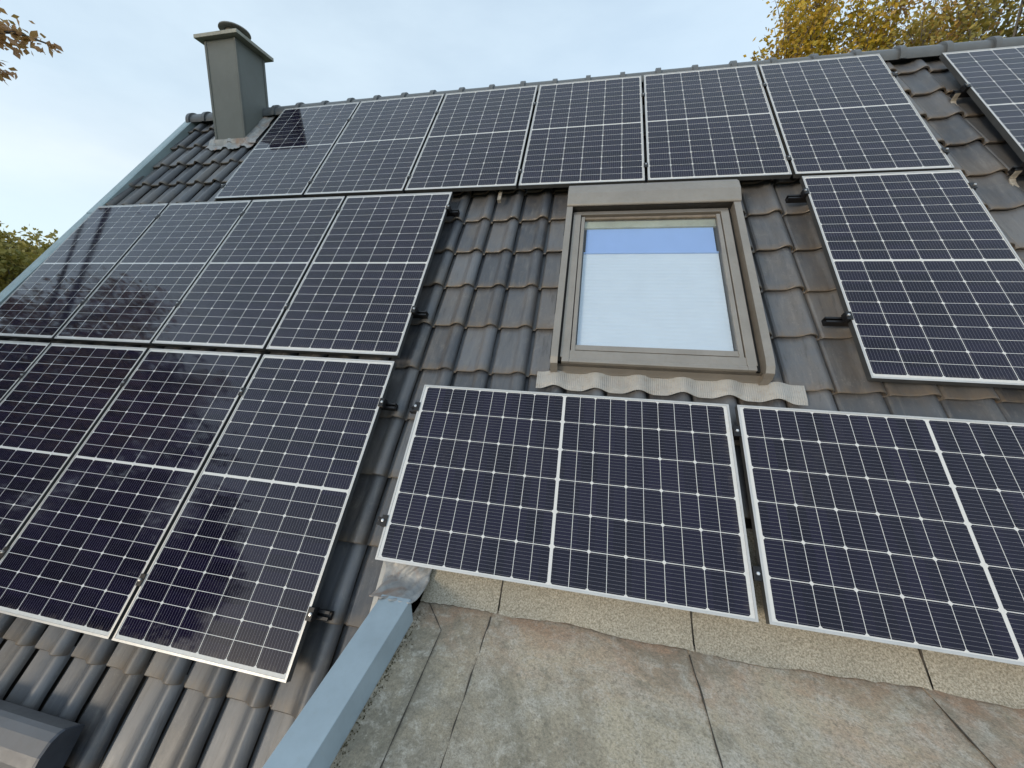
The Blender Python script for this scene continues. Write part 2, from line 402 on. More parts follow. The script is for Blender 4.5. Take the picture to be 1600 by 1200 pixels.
# ------------------------------------------------------------------ mesh helper
class B:
    def __init__(self):
        self.v, self.f, self.uv, self.mi = [], [], [], []
    def add(self, verts, faces, uvs=None, mi=0):
        o = len(self.v)
        self.v += [tuple(p) for p in verts]
        for i, f in enumerate(faces):
            self.f.append([o + j for j in f])
            self.uv.append(uvs[i] if uvs else None)
            self.mi.append(mi)
    def box(self, x0, x1, y0, y1, z0, z1, mi=0):
        self.add([(x0, y0, z0), (x1, y0, z0), (x1, y1, z0), (x0, y1, z0), (x0, y0, z1), (x1, y0, z1), (x1, y1, z1), (x0, y1, z1)],
                 [(3, 2, 1, 0), (4, 5, 6, 7), (0, 1, 5, 4), (1, 2, 6, 5), (2, 3, 7, 6), (3, 0, 4, 7)], mi=mi)
    def hexa(self, p, mi=0):
        self.add(p, [(3, 2, 1, 0), (4, 5, 6, 7), (0, 1, 5, 4), (1, 2, 6, 5), (2, 3, 7, 6), (3, 0, 4, 7)], mi=mi)
    def extrude(self, prof, x0, x1, axis='x', caps=True, mi=0, capmi=None):
        """closed profile of (a, b) swept along an axis"""
        n = len(prof)
        def P(t, a, b):
            return {'x': (t, a, b), 'y': (a, t, b), 'z': (a, b, t)}[axis]
        vs_ = [P(x0, a, b) for a, b in prof] + [P(x1, a, b) for a, b in prof]
        self.add(vs_, [(i, (i + 1) % n, n + (i + 1) % n, n + i) for i in range(n)], mi=mi)
        if caps:
            self.add(vs_, [tuple(range(n - 1, -1, -1)), tuple(range(n, 2 * n))], mi=mi if capmi is None else capmi)
    def lathe(self, prof, c, seg=24, mi=0):
        n = len(prof); vs_ = []
        for s in range(seg):
            a = 2 * math.pi * s / seg
            vs_ += [(c[0] + r * math.cos(a), c[1] + r * math.sin(a), c[2] + z) for r, z in prof]
        fs = []
        for s in range(seg):
            t = (s + 1) % seg
            fs += [(s * n + i, t * n + i, t * n + i + 1, s * n + i + 1) for i in range(n - 1)]
        self.add(vs_, fs, mi=mi)
    def tube(self, pts, radii, seg=6, mi=0):
        vs_, fs = [], []
        for i, p in enumerate(pts):
            p = Vector(p)
            d = (Vector(pts[min(i + 1, len(pts) - 1)]) - Vector(pts[max(i - 1, 0)])).normalized()
            a = d.orthogonal().normalized(); b = d.cross(a)
            for s in range(seg):
                t = 2 * math.pi * s / seg
                vs_.append(p + (a * math.cos(t) + b * math.sin(t)) * radii[i])
        for i in range(len(pts) - 1):
            for s in range(seg):
                t = (s + 1) % seg
                fs.append((i * seg + s, i * seg + t, (i + 1) * seg + t, (i + 1) * seg + s))
        fs.append(tuple(range((len(pts) - 1) * seg, len(pts) * seg)))
        self.add(vs_, fs, mi=mi)
    def mesh(self, name, mats, smooth=None):
        me = bpy.data.meshes.new(name)
        me.from_pydata(self.v, [], self.f)
        for m_ in (mats if isinstance(mats, (list, tuple)) else [mats]):
            me.materials.append(m_)
        if any(self.mi):
            me.polygons.foreach_set('material_index', self.mi)
        if any(u for u in self.uv):
            L = me.uv_layers.new(name='UVMap').data
            i = 0
            for f, u in zip(self.f, self.uv):
                for j in range(len(f)):
                    if u: L[i].uv = u[j]
                    i += 1
        me.update()
        if smooth is not None:
            me.polygons.foreach_set('use_smooth', [True] * len(me.polygons))
            me.set_sharp_from_angle(angle=math.radians(smooth))
        return me
    def build(self, name, mats, parent=None, matrix=None, smooth=None, bevel=0.0):
        o = bpy.data.objects.new(name, self.mesh(name, mats, smooth))
        COL.objects.link(o)
        if matrix is not None: o.matrix_world = matrix
        if parent is not None: o.parent = parent
        if bevel:
            b = o.modifiers.new('bevel', 'BEVEL'); b.width = bevel; b.segments = 2; b.limit_method = 'ANGLE'; b.angle_limit = math.radians(40)
        return o

def empty(name, matrix=None, parent=None):
    o = bpy.data.objects.new(name, None)
    o.empty_display_size = 0.2
    COL.objects.link(o)
    if matrix is not None: o.matrix_world = matrix
    if parent is not None: o.parent = parent
    return o

def tag(o, label=None, cat=None, group=None, kind=None):
    if label: o['label'] = label
    if cat: o['category'] = cat
    if group: o['group'] = group
    if kind: o['kind'] = kind
    return o

def T(x, y, z=0):
    return Matrix.Translation((x, y, z))

rnd = random.Random(7)
W2R = RM.inverted()
def roof(u, v, n=0):      # roof frame -> world
    return RM @ Vector((u, v, n))

# ------------------------------------------------------------------ ground
b = B(); S_ = 600
b.add([(-S_, -S_, 0), (S_, -S_, 0), (S_, S_, 0), (-S_, S_, 0)], [(0, 1, 2, 3)])
tag(b.build('ground', M['grass']), kind='structure')

# ------------------------------------------------------------------ house
house = empty('house', Matrix.Identity(4))
tag(house, 'house with dark tiled pitched roof, metal clad chimney and felt covered flat roof', 'house')
V_RIDGE, V_EAVES, U_R = 3.08, -4.75, 7.2
def u_verge(v):
    return -4.63 - (3.24 - v) * 0.072

# tiles of the front slope: one roll per tile, every tile a little out of true
PIT, COURSE, PH = 0.257, 0.385, 0.205
PROF = [(-0.016, -0.030), (0.008, -0.028), (0.016, -0.008), (0.027, 0.0), (0.06, -0.0015), (0.10, -0.001), (0.132, 0.002), (0.147, 0.007),
        (0.160, 0.016), (0.174, 0.027), (0.188, 0.034), (0.203, 0.0365), (0.218, 0.034), (0.231, 0.026), (0.240, 0.018), (0.246, 0.009), (0.247, -0.006)]
TROW = [(0.0, -0.0045), (0.012, 0.0), (0.05, 0.0), (0.5, 0.0), (1.10, 0.0)]
BASE_N, LIFT, THICK = -0.152, 0.030, 0.019
def tile_strip(bm, k, j, ulo, uhi, vtop=1e9):
    u0 = PH + k * PIT
    v0 = -0.612 + j * COURSE
    ja, jb, jn = rnd.uniform(-.0022, .0022), rnd.uniform(-.003, .003), rnd.uniform(-.0025, .0025)
    pts = []
    for x, h in PROF:
        pts.append((min(max(x, ulo - u0), uhi - u0), h))
    if pts[-1][0] - pts[0][0] < 0.01: return
    n = len(pts); vs_ = []; tv = []
    for t, dh in TROW:
        v = min(v0 + t * COURSE + jb, vtop)
        for x, h in pts:
            uu = u0 + x + ja
            uu = max(uu, u_verge(v) + 0.02)
            vs_.append((uu, v, BASE_N + LIFT * (1 - t) + h + dh + jn + (x - .12) * ja * 2)); tv.append((k + 50 + min(max(x / PIT, 0.01), .99), j + 50 + min(max(t, 0.005), .99)))
    o = len(vs_)
    for x, h in pts:                     # underside of the drip edge
        v = min(v0 + jb, vtop)
        vs_.append((max(u0 + x + ja, u_verge(v) + 0.02), v + 0.004, BASE_N + LIFT + h - THICK + jn)); tv.append((k + 50.5, j + 50.005))
    fs = []
    for r in range(len(TROW) - 1):
        for i in range(n - 1):
            fs.append((r * n + i, r * n + i + 1, (r + 1) * n + i + 1, (r + 1) * n + i))
    for i in range(n - 1):
        fs.append((o + i, o + i + 1, i + 1, i))
    # side lap edge
    fs.append((n - 1, o + n - 1, 3 * n + n - 1, 2 * n + n - 1))
    bm.add(vs_, fs, [[tv[q] for q in f] for f in fs])

b = B()
WU0, WU1, WV0, WV1 = 0.612, 1.915, -0.66, 1.06       # hole for the window
for j in range(-11, 10):
    v0 = -0.612 + j * COURSE
    if v0 > V_RIDGE - 0.05: continue
    for k in range(-21, 28):
        u0 = PH + k * PIT
        if u0 + PIT < u_verge(v0) or u0 > U_R: continue
        vt = V_RIDGE
        ext = v0 < -1.45                               # below this the right side is the flat roof
        if ext and u0 > -0.02: continue
        if v0 < -2.95 and -2.64 - PIT * .5 < u0 < -1.40 - PIT * .7: continue
        hi = U_R if not ext else -0.03
        if WV0 - 0.02 < v0 + 0.05 and v0 < WV1:
            if u0 - 0.02 < WU0: tile_strip(b, k, j, -99, min(hi, WU0), vt)
            if u0 + PIT > WU1: tile_strip(b, k, j, WU1, hi, vt)
        else:
            tile_strip(b, k, j, -99, hi, vt)
tiled = b.build('tiled_roof', M['tile'], house, RM, smooth=32)
tiled['label'] = 'dark grey interlocking roof tiles in courses'

# roof deck under the tiles (keeps light out), back slope, gable walls
zr = roof(0, V_RIDGE, -0.17)
ze = roof(0, V_EAVES, -0.17)
b = B()
def quad_slab(bm, pts, d):
    d = Vector(d)
    q = [Vector(p) for p in pts]
    bm.hexa([p - d for p in q] + q)
dn = R3 @ Vector((0, 0, 0.03))
uL = -4.58
def deck(u0a, u0b, u1, v0, v1):
    quad_slab(b, [roof(u0a, v0, -.185), roof(u1, v0, -.185), roof(u1, v1, -.185), roof(u0b, v1, -.185)], dn)
deck(u_verge(V_EAVES) + .02, u_verge(-1.5) + .02, -0.04, V_EAVES, -1.5)
deck(u_verge(-1.498) + .02, u_verge(V_RIDGE) + .02, 0.60, -1.498, V_RIDGE)
deck(0.602, 0.602, 1.92, -1.498, -0.62)
deck(0.602, 0.602, 1.92, 1.05, V_RIDGE)
deck(1.922, 1.922, U_R, -1.498, V_RIDGE)
yb = 2 * zr.y - ze.y
quad_slab(b, [(uL, zr.y + .01, zr.z), (U_R, zr.y + .01, zr.z), (U_R, yb, ze.z), (uL - .5, yb, ze.z)], (0, 0.02, 0.03))
b.build('roof_deck', M['bitumen'], house)
b = B()
xg0, xg1 = -4.45, U_R - .25
for xg in (xg0, xg1):
    b.extrude([(ze.y + .5, 0), (yb - .5, 0), (yb - .5, ze.z + .55), (zr.y, zr.z - .1), (ze.y + .5, ze.z + .55)], xg - .12, xg + .12, 'x')
b.box(xg0 + .12, -0.06, ze.y + .5, ze.y + .74, 0, ze.z + .5)
b.box(xg0 + .12, xg1 - .12, yb - .74, yb - .5, 0, ze.z + .5)
b.build('wall', M['plaster'], house)

# ridge tiles with collars
prof_in = [(0.112 * math.cos(a), 0.112 * math.sin(a)) for a in [math.radians(d) for d in range(-12, 193, 12)]]
prof_c = [(x * 1.17, y * 1.17) for x, y in prof_in]
b = B()
def arch(bm, pr, x0, x1, th=0.014):
    inner = [(x * (1 - th / 0.112), y * (1 - th / 0.112)) for x, y in pr]
    bm.extrude(pr + inner[::-1], x0, x1, 'x')
arch(b, prof_in, 0.03, 0.372)
arch(b, prof_c, -0.012, 0.036, 0.02)
me_r = b.mesh('ridge_tile', M['ridge'], 40)
ridge_c = roof(0, V_RIDGE, -0.145)
x = 0.312 - 0.3625 * 14
while x < U_R - .2:
    if x > -4.8:
        o = bpy.data.objects.new('ridge_tile', me_r); COL.objects.link(o)
        o.parent = tiled
        o.matrix_parent_inverse = tiled.matrix_world.inverted()
        o.matrix_world = T(max(x, -4.66), ridge_c.y + rnd.uniform(-.003, .003), ridge_c.z + rnd.uniform(-.004, .004)) @ Matrix.Rotation(rnd.uniform(-.006, .006), 4, 'Y')
    x += 0.3625

# verge trim: folded metal box along the left edge
b = B()
v0, v1 = V_EAVES, 3.20
uu0, uu1 = u_verge(v0), u_verge(v1)
prof = [(-0.085, -0.34), (-0.085, -.082), (-0.072, -.07), (0.018, -.07), (0.034, -.080), (0.034, -0.17), (0.026, -0.17), (0.026, -.09), (-0.07, -.09), (-0.07, -0.34)]
joints = [v0, -2.6, -0.75, 1.15, v1]
for i in range(4):
    a0, a1 = joints[i], joints[i + 1] - 0.006
    q0, q1 = u_verge(a0), u_verge(a1)
    lift = 0.002 * (i % 2)
    n = len(prof)
    vs_ = [(q0 + x, a0, z + lift) for x, z in prof] + [(q1 + x, a1, z + lift) for x, z in prof]
    b.add(vs_, [(k, (k + 1) % n, n + (k + 1) % n, n + k) for k in range(n)] + [tuple(range(n - 1, -1, -1)), tuple(range(n, 2 * n))])
o = b.build('verge_trim', M['verge'], house, RM, bevel=0.002)
o['label'] = 'pale blue grey metal trim along the left edge of the roof'

# chimney: sheet metal casing with corner strips
CX0, CX1, CY0, CY1 = -3.905, -3.468, 1.645, 2.050
CZ0, CZ1 = OFF + 1.60, OFF + 2.985
b = B()
b.box(CX0, CX1, CY0, CY1, CZ0, CZ1)
chim = b.build('chimney', M['casing'], house)
chim['label'] = 'chimney clad in olive grey sheet metal with overhanging cap'
b = B()
s = 0.024; e = 0.007
for xx in (CX0, CX1 - s):
    b.box(xx - (e if xx == CX0 else 0), xx + s + (0 if xx == CX0 else e), CY0 - e, CY0 + s, CZ0, CZ1 - .002)
    b.box(xx - (e if xx == CX0 else 0), xx + s + (0 if xx == CX0 else e), CY1 - s, CY1 + e, CZ0, CZ1 - .002)
b.build('corner_strip', M['seam'], chim, bevel=0.003)
b = B()
oh = 0.088
x0, x1, y0, y1 = CX0 - oh, CX1 + oh, CY0 - oh * .7, CY1 + oh * .8
zc = CZ1
cm = ((x0 + x1) / 2, (y0 + y1) / 2)
b.add([(x0, y0, zc), (x1, y0, zc), (x1, y1, zc), (x0, y1, zc), (x0, y0, zc + .04), (x1, y0, zc + .04), (x1, y1, zc + .04), (x0, y1, zc + .04),
       (cm[0] - .17, cm[1] - .17, zc + .075), (cm[0] + .17, cm[1] - .17, zc + .075), (cm[0] + .17, cm[1] + .17, zc + .075), (cm[0] - .17, cm[1] + .17, zc + .075)],
      [(3, 2, 1, 0), (0, 1, 5, 4), (1, 2, 6, 5), (2, 3, 7, 6), (3, 0, 4, 7), (4, 5, 9, 8), (5, 6, 10, 9), (6, 7, 11, 10), (7, 4, 8, 11), (8, 9, 10, 11)])
b.build('chimney_cap', M['capmetal'], chim, bevel=0.004)
b = B()
cc = (cm[0] + .02, cm[1], zc + .07)
b.lathe([(0.0, 0.0), (0.105, 0.0), (0.105, 0.125), (0.09, 0.125)], cc, 28)
b.lathe([(0.0, 0.12), (0.15, 0.112), (0.168, 0.124), (0.164, 0.138), (0.12, 0.162), (0.06, 0.176), (0.0, 0.18)], cc, 32)
b.build('chimney_cowl', M['cowl'], chim, smooth=40)
# lead flashing round the chimney foot, dressed over the tiles
b = B()
def lead_sheet(bm, u0, u1, v0, v1, nfun, nu=24, nv=8, th=0.004, jag=0.0, seed=1):
    r = random.Random(seed)
    vs_ = []
    ja = [r.uniform(-jag, jag) for _ in range(nu + 1)]
    for jv in range(nv + 1):
        for iu in range(nu + 1):
            u = u0 + (u1 - u0) * iu / nu
            t = jv / nv
            vv = v0 + (v1 - v0) * t + ja[iu] * (1 - t)
            vs_.append((u, vv, nfun(u, vv) + r.uniform(-.0015, .0015)))
    m_ = len(vs_)
    w = nu + 1
    fs = [(q * w + i, q * w + i + 1, (q + 1) * w + i + 1, (q + 1) * w + i) for q in range(nv) for i in range(nu)]
    bot = [(x_, y_, z_ - th) for x_, y_, z_ in vs_]
    fs2 = [tuple(reversed([m_ + q for q in f])) for f in fs]
    edge = [(i, i + 1) for i in range(nu)] + [(nv * w + i + 1, nv * w + i) for i in range(nu)] + [((q + 1) * w, q * w) for q in range(nv)] + [(q * w + nu, (q + 1) * w + nu) for q in range(nv)]
    fs3 = [(b_, a_, m_ + a_, m_ + b_) for a_, b_ in edge]
    bm.add(vs_ + bot, fs + fs2 + fs3)
def tile_n(u, v):
    x_ = (u - PH) % PIT
    h = 0
    for (xa, ha), (xb, hb) in zip(PROF[2:-1], PROF[3:]):
        if xa <= x_ <= xb:
            h = ha + (hb - ha) * (x_ - xa) / (xb - xa); break
    t = ((v + 0.612) / COURSE) % 1.0
    return BASE_N + LIFT * (1 - t) + max(h, 0)
def over_tile(extra, soft=0.6):
    return lambda u, v: BASE_N + LIFT + (tile_n(u, v) - BASE_N - LIFT * .5) * soft + extra
cv0 = (W2R @ Vector((CX0, CY0, 0)))
def v_at_y(Y, n):   # slope coordinate of the roof at world Y
    return (Y + n * SP) / CP
vf = v_at_y(CY0, -0.12); vb = min(v_at_y(CY1, -0.12), V_RIDGE - .02)
lead_sheet(b, CX0 - .10, CX1 + .13, vf - .11, vf + .05, over_tile(.012, .8), 40, 6, jag=.014, seed=3)
lead_sheet(b, CX1 + .002, CX1 + .155, vf - .02, vb - .02, over_tile(.018, .4), 10, 14, seed=4)
lead_sheet(b, CX0 - .10, CX0 - .002, vf - .02, vb - .02, over_tile(.018, .4), 10, 14, seed=5)
yf = CY0 - .012
zf0 = roof(0, vf, -.1).z
inv = W2R
def wbox(bm, x0_, x1_, y0_, y1_, z0_, z1_):
    p = [inv @ Vector(q) for q in ((x0_, y0_, z0_), (x1_, y0_, z0_), (x1_, y1_, z0_), (x0_, y1_, z0_), (x0_, y0_, z1_), (x1_, y0_, z1_), (x1_, y1_, z1_), (x0_, y1_, z1_))]
    bm.hexa(p)
wbox(b, CX0 - .012, CX1 + .012, CY0 - .012, CY0 - .0085, zf0 - .06, zf0 + .045)
za, zb = roof(0, vf, -.1).z + .03, roof(0, vb, -.1).z + .03
p = [inv @ Vector(q) for q in ((CX1 + .009, CY0 - .012, za - .12), (CX1 + .013, CY0 - .012, za - .12), (CX1 + .013, CY1, zb - .12), (CX1 + .009, CY1, zb - .12),
                               (CX1 + .009, CY0 - .012, za + .02), (CX1 + .013, CY0 - .012, za + .02), (CX1 + .013, CY1, zb + .02), (CX1 + .009, CY1, zb + .02))]
b.hexa(p)
o = b.build('lead_flashing', M['lead'], None, RM, smooth=50)
o.parent = chim

# ------------------------------------------------------------------ roof window (frame is the part, the rest hangs on it)
def shutter_profile(vt, n0=-0.06, s=1.0):
    """cross section of the rounded shutter box (slope coordinate, height)"""
    return [(vt, n0), (vt, .018), (vt - .012, .038), (vt - .062, .060), (vt - .150, .067), (vt - .252, .045), (vt - .262, .036), (vt - .262, .026), (vt - .225, .022), (vt - .215, n0)]
b = B()
b.extrude([(0.868, -.03), (0.862, -.012), (0.815, -.002), (0.812, -.05), (0.868, -.05)], 0.679, 1.820, 'x')           # head
b.box(0.679, 0.738, -0.536, 0.8115, -.08, .0)                                                                          # side covers
b.box(1.764, 1.820, -0.536, 0.8115, -.08, .0)
b.extrude([(-.480, -.020), (-.480, -.004), (-.545, -.004), (-.548, .004), (-.572, .004), (-.574, -.10), (-.48, -.10)], 0.7385, 1.7635, 'x')   # lower cover
b.box(0.690, 0.738, -.572, -.5365, -.10, .004)
b.box(1.764, 1.812, -.572, -.5365, -.10, .004)
wfr = b.build('roof_window', M['wframe'], house, RM, bevel=0.003)
wfr['label'] = 'taupe framed roof window with shutter box above the glass'
for (ua, ub) in ((0.622, 0.667), (1.850, 1.897)):        # outer rails, with rounded lower ends
    b = B()
    b.extrude([(0.875, -.10), (0.875, .032), (-0.50, .032), (-0.550, .026), (-0.588, .006), (-0.606, -.03), (-0.610, -.10)], ua, ub, 'x')
    b.build('side_rail', M['wframe'], wfr, bevel=0.004)
b = B()
b.extrude(shutter_profile(1.137), 0.622, 1.900, 'x')
b.build('shutter_box', M['wframe'], wfr, bevel=0.003)
b = B()
b.box(0.667, 1.850, 0.8765, 0.883, -.03, .0215)
b.box(0.667, 1.850, 0.826, 0.873, -.075, -.04)
b.build('shutter_slot', M['wdark'], wfr)
b = B()
b.box(0.600, 1.920, -0.60, 1.06, -.16, -.13)
b.box(0.667, 0.679, -0.55, 0.86, -.12, -.03)
b.box(1.822, 1.850, -0.55, 0.86, -.12, -.045)
b.build('window_well', M['wdark'], wfr)
b = B()
b.box(0.743, 0.770, -0.486, 0.792, -.08, -.006)
b.box(1.732, 1.759, -0.486, 0.792, -.08, -.006)
b.extrude([(-.428, -.030), (-.432, -.012), (-.472, -.010), (-.474, -.08), (-.428, -.08)], 0.770, 1.732, 'x')
b.build('sash', M['wframe'], wfr, bevel=0.0025)
b = B()
b.box(0.770, 1.732, 0.770, 0.792, -.06, -.012)
b.build('glazing_seal', M['wbrown'], wfr, bevel=0.002)
b = B()
b.box(0.743, 1.759, -.4795, -.4745, -.06, -.018)
b.build('sash_seal', M['wbrown'], wfr, bevel=0.002)
b = B()
b.box(0.7705, 1.7315, 0.700, 0.7695, -.060, -.036)
b.box(0.7705, 1.7315, 0.690, 0.6995, -.050, -.030)
b.build('inner_head', M['pine'], wfr, bevel=0.002)
b = B()
b.box(0.7702, 1.7318, -0.4278, 0.7698, -.026, -.022)
b.build('glass_pane', M['pane'], wfr)
b = B()
nn = 54
zz = []
for i in range(nn + 1):
    zz.append((-0.4278 + (0.418 + 0.4278) * i / nn, -.0465 if i % 2 else -.0445))
b.extrude(zz + [(0.418, -.06), (-0.4278, -.06)], 0.778, 1.722, 'x')
b.build('white_blind', M['blind'], wfr)
b = B()
b.box(0.778, 1.722, 0.4186, 0.430, -.052, -.036)
b.box(0.790, 1.712, 0.4305, 0.6895, -.050, -.044)
b.build('blue_blind', M['bluefab'], wfr)
b = B()
b.extrude([(-.5745, -.02), (-.5745, -.05), (-.592, -.084), (-.597, -.09), (-.597, -.13), (-.5745, -.13)], 0.660, 1.872, 'x')
b.build('sill_plate', M['wframe'], wfr, bevel=0.002)
# pleated lead apron dressed over the rolls of the course below
b = B()
def apron_n(u, v):
    return tile_n_flat(u) + 0.014 + 0.0009 * math.sin(u * 2 * math.pi / 0.012)
def roll_d(u):           # distance to the nearest tile roll
    return abs(((u - PH - 0.195 + PIT / 2) % PIT) - PIT / 2)
def tile_n_flat(u):
    return BASE_N + LIFT + 0.006 + 0.028 * (0.5 + 0.5 * math.cos(min(1, roll_d(u) / 0.095) * math.pi))
def apron_edge(u):
    return -.714 + .018 * (0.5 + 0.5 * math.cos(min(1, roll_d(u) / 0.11) * math.pi)) + .004 * math.sin(u * 5.3)
nu = 780
vs_ = []
for jv in range(5):
    for i in range(nu + 1):
        u = 0.535 + (2.095 - 0.535) * i / nu
        v = apron_edge(u) + (-.594 - apron_edge(u)) * jv / 4
        vs_.append((u, v, apron_n(u, v) - (0.008 if jv == 0 else 0)))
w = nu + 1
b.add(vs_, [(q * w + i, q * w + i + 1, (q + 1) * w + i + 1, (q + 1) * w + i) for q in range(4) for i in range(nu)])
o = b.build('apron_flashing', M['apron'], wfr)
sm = o.modifiers.new('thick', 'SOLIDIFY'); sm.thickness = 0.006; sm.offset = -1

# second window further down: only the head of its shutter box reaches into the picture
b = B()
b.box(-2.59, -1.434, -4.28, -2.975, -.10, -.05)
w2 = b.build('roof_window', M['hood'], house, RM @ T(-.075, -.05, 0), bevel=0.004)
w2['label'] = 'lower roof window seen only by its rounded grey shutter box'
for (ua, ub) in ((-2.640, -2.596), (-1.428, -1.384)):
    b = B()
    b.extrude([(-2.973, -.10), (-2.973, .0), (-4.25, .0), (-4.32, -.01), (-4.34, -.10)], ua, ub, 'x')
    b.build('side_rail', M['hood'], w2, bevel=0.004)
b = B()
sp2 = [(-2.700, -.085), (-2.700, -.008), (-2.712, .010), (-2.738, .028), (-2.790, .040), (-2.835, .040), (-2.880, .026), (-2.960, .002), (-2.972, -.01), (-2.972, -.085)]
b.extrude(sp2, -2.66, -1.412, 'x')
o = b.build('shutter_box', M['hood'], w2, bevel=0.004)
b = B()
b.extrude([(v + (0.003 if i < 5 else -.003), n + (.004 if 0 < i < 9 else 0)) for i, (v, n) in enumerate(sp2)], -1.4115, -1.395, 'x')
b.build('end_cap', M['hoodcap'], w2, bevel=0.004)
b = B()
b.box(-2.50, -1.52, -4.18, -3.06, -.06, -.046)
b.build('glass_pane', M['wdark'], w2)

# ------------------------------------------------------------------ flat roof, its upstand, capping and lead patch
ZF = OFF - 1.612
YF = -1.135
seams_x = [0.49, 1.395, 2.30, 3.21, 4.12, 5.03, 5.94]
b = B()
fr = random.Random(11)
xs = [0.085] + seams_x + [7.0]
NY = 34
def fold_y(x):
    return YF + 0.007 * math.sin(x * 3.1 + .5) + 0.004 * math.sin(x * 9.7)
for i in range(len(xs) - 1):
    xa, xb = xs[i] - (0.03 if i else 0), xs[i + 1]
    NX = 10
    vs_ = []
    for jy in range(NY + 1):
        t = jy / NY
        for ix in range(NX + 1):
            x_ = xa + (xb - xa) * ix / NX
            y_ = fold_y(x_) - (5.2 * t ** 1.6)
            edge_l = 0.007 if (i and ix == 0) else 0.0
            z_ = ZF + 0.004 * i * 0 + fr.uniform(-.0022, .0022) + (0.004 if i and ix <= 1 else 0) - 0.0018 * (ix == NX)
            z_ += 0.035 * max(0, 1 - t ** 1.6 * 5.2 / 0.10) * 0
            wob = 0.003 * math.sin(y_ * 5 + i) if ix == 0 else 0
            vs_.append((x_ + wob, y_, z_))
    w = NX + 1
    b.add(vs_, [(q * w + c_, (q + 1) * w + c_, (q + 1) * w + c_ + 1, q * w + c_ + 1) for q in range(NY) for c_ in range(NX)])
    # lap edge thickness
    vs2 = []
    for jy in range(NY + 1):
        p_ = vs_[jy * w]
        vs2 += [p_, (p_[0], p_[1], p_[2] - .012)]
    b.add(vs2, [(2 * q, 2 * q + 2, 2 * q + 3, 2 * q + 1) for q in range(NY)])
flat = b.build('flat_roof', M['felt'], house, smooth=60)
flat['label'] = 'weathered grey brown felt flat roof with straight lap seams'
# mineral felt upstand against the slope
b = B()
for i in range(len(xs) - 1):
    xa, xb = xs[i] + (.004 if i else 0), xs[i + 1] - .004
    NX, NVv = 26, 8
    vs_ = []
    up = 0.0022 * (i % 2)
    for jv in range(NVv + 1):
        for ix in range(NX + 1):
            x_ = xa + (xb - xa) * ix / NX
            vfold = v_at_y(fold_y(x_), -.13)
            vv = -2.005 + (vfold + 2.005) * .6 + 0.008 * math.sin(x_ * 6.2 + i) + (-1.44 + 2.0) * jv / NVv
            nn_ = -.128 + up + .003 * math.sin(x_ * 7.3) + fr.uniform(-.0012, .0012)
            P_ = roof(x_, vv, nn_)
            if jv == 0:
                P_ = Vector((x_, fold_y(x_) - .03 - .008 * math.sin(x_ * 4.3 + 1) - .006 * math.sin(x_ * 13.) - fr.uniform(-.005, .005), ZF + .0055))
            elif jv == 1:
                P_ = Vector((x_, fold_y(x_) - .006, ZF + .012 + .006))
            vs_.append(P_)
    w = NX + 1
    b.add(vs_, [(q * w + c_, q * w + c_ + 1, (q + 1) * w + c_ + 1, (q + 1) * w + c_) for q in range(NVv) for c_ in range(NX)])
b.build('felt_upstand', M['granule'], flat, smooth=60)
# bitumen bleeding out of the laps
b = B()
for i, sx_ in enumerate(seams_x):
    sr = random.Random(40 + i)
    pts = []
    y_ = fold_y(sx_) - .055
    while y_ > -4.6:
        pts.append((sx_ - .031 + 0.003 * math.sin(y_ * 5 + i + 1) + sr.uniform(-.002, .002), y_, ZF + .0035))
        y_ -= 0.05
    b.tube(pts, [max(.0012, .0024 + sr.uniform(-.002, .002)) for _ in pts], 5)
    pts = [roof(sx_ + .003 * math.sin(q * 3), -1.99 + q * .055, -.127) for q in range(9)]
    b.tube(pts, [.0028 + sr.uniform(-.0018, .004) for _ in pts], 5)
# diagonal patch near the capping
pts = [(0.13 + .018 * q, YF - .03 - .021 * q, ZF + .005) for q in range(8)] + [(0.256 + .001 * q, YF - .18 - .06 * q, ZF + .0045) for q in range(1, 16)]
b.tube(pts, [.0018 + fr.uniform(-.0008, .001) for _ in pts], 5)
b.build('bitumen_seam', M['bitumen'], flat)
# moss and grit gathered along the capping foot
b = B()
for q in range(700):
    y_ = -1.22 - 2.2 * fr.random()
    x_ = 0.106 + abs(fr.gauss(0, .016))
    s_ = fr.uniform(.0015, .004)
    a_ = fr.uniform(0, 3.1)
    P_ = Vector((x_, y_, ZF + s_ * .6 + .001))
    vs_ = [P_ + Vector((s_ * math.cos(a_ + t_), s_ * math.sin(a_ + t_), -s_ * .5)) for t_ in (0, 2.1, 4.2)] + [P_ + Vector((0, 0, s_))]
    b.add(vs_, [(0, 1, 3), (1, 2, 3), (2, 0, 3)])
mo = b.build('moss_grit', painted('moss', (0.075, 0.065, 0.03), 0.95, 0, .3, (0.16, 0.10, 0.05), .6, 30, 0), flat)
mo['kind'] = 'stuff'
# wall of the flat-roofed part, with the capping on its left edge
b = B()
b.box(-0.035, 0.083, -6.2, YF - .06, 0.0, OFF - 1.66)
b.box(0.083, 6.98, -6.2, -6.05, 0.0, ZF - .03)
b.box(6.86, 6.98, -6.05, YF, 0.0, ZF - .03)
b.build('side_wall', M['plaster'], house)
b = B()
yE, yS = -1.258, -6.25
zt = OFF - 1.523
xl0, xl1 = -0.074, 0.004        # left edge runs very slightly skew
prof = lambda xl: [(xl, zt - .10), (xl, zt - .003), (xl + .003, zt), (0.080, zt + .001), (0.103, zt - .088), (0.100, zt - .094), (0.06, zt - .094), (0.06, zt - .10)]
pa, pb = prof(xl0), prof(xl1)
n = len(pa)
vs_ = [(x_, yE + (.0 if x_ < .09 else -.03), z_) for x_, z_ in pa] + [(x_, -2.35, z_) for x_, z_ in prof((xl0 + .03))] 
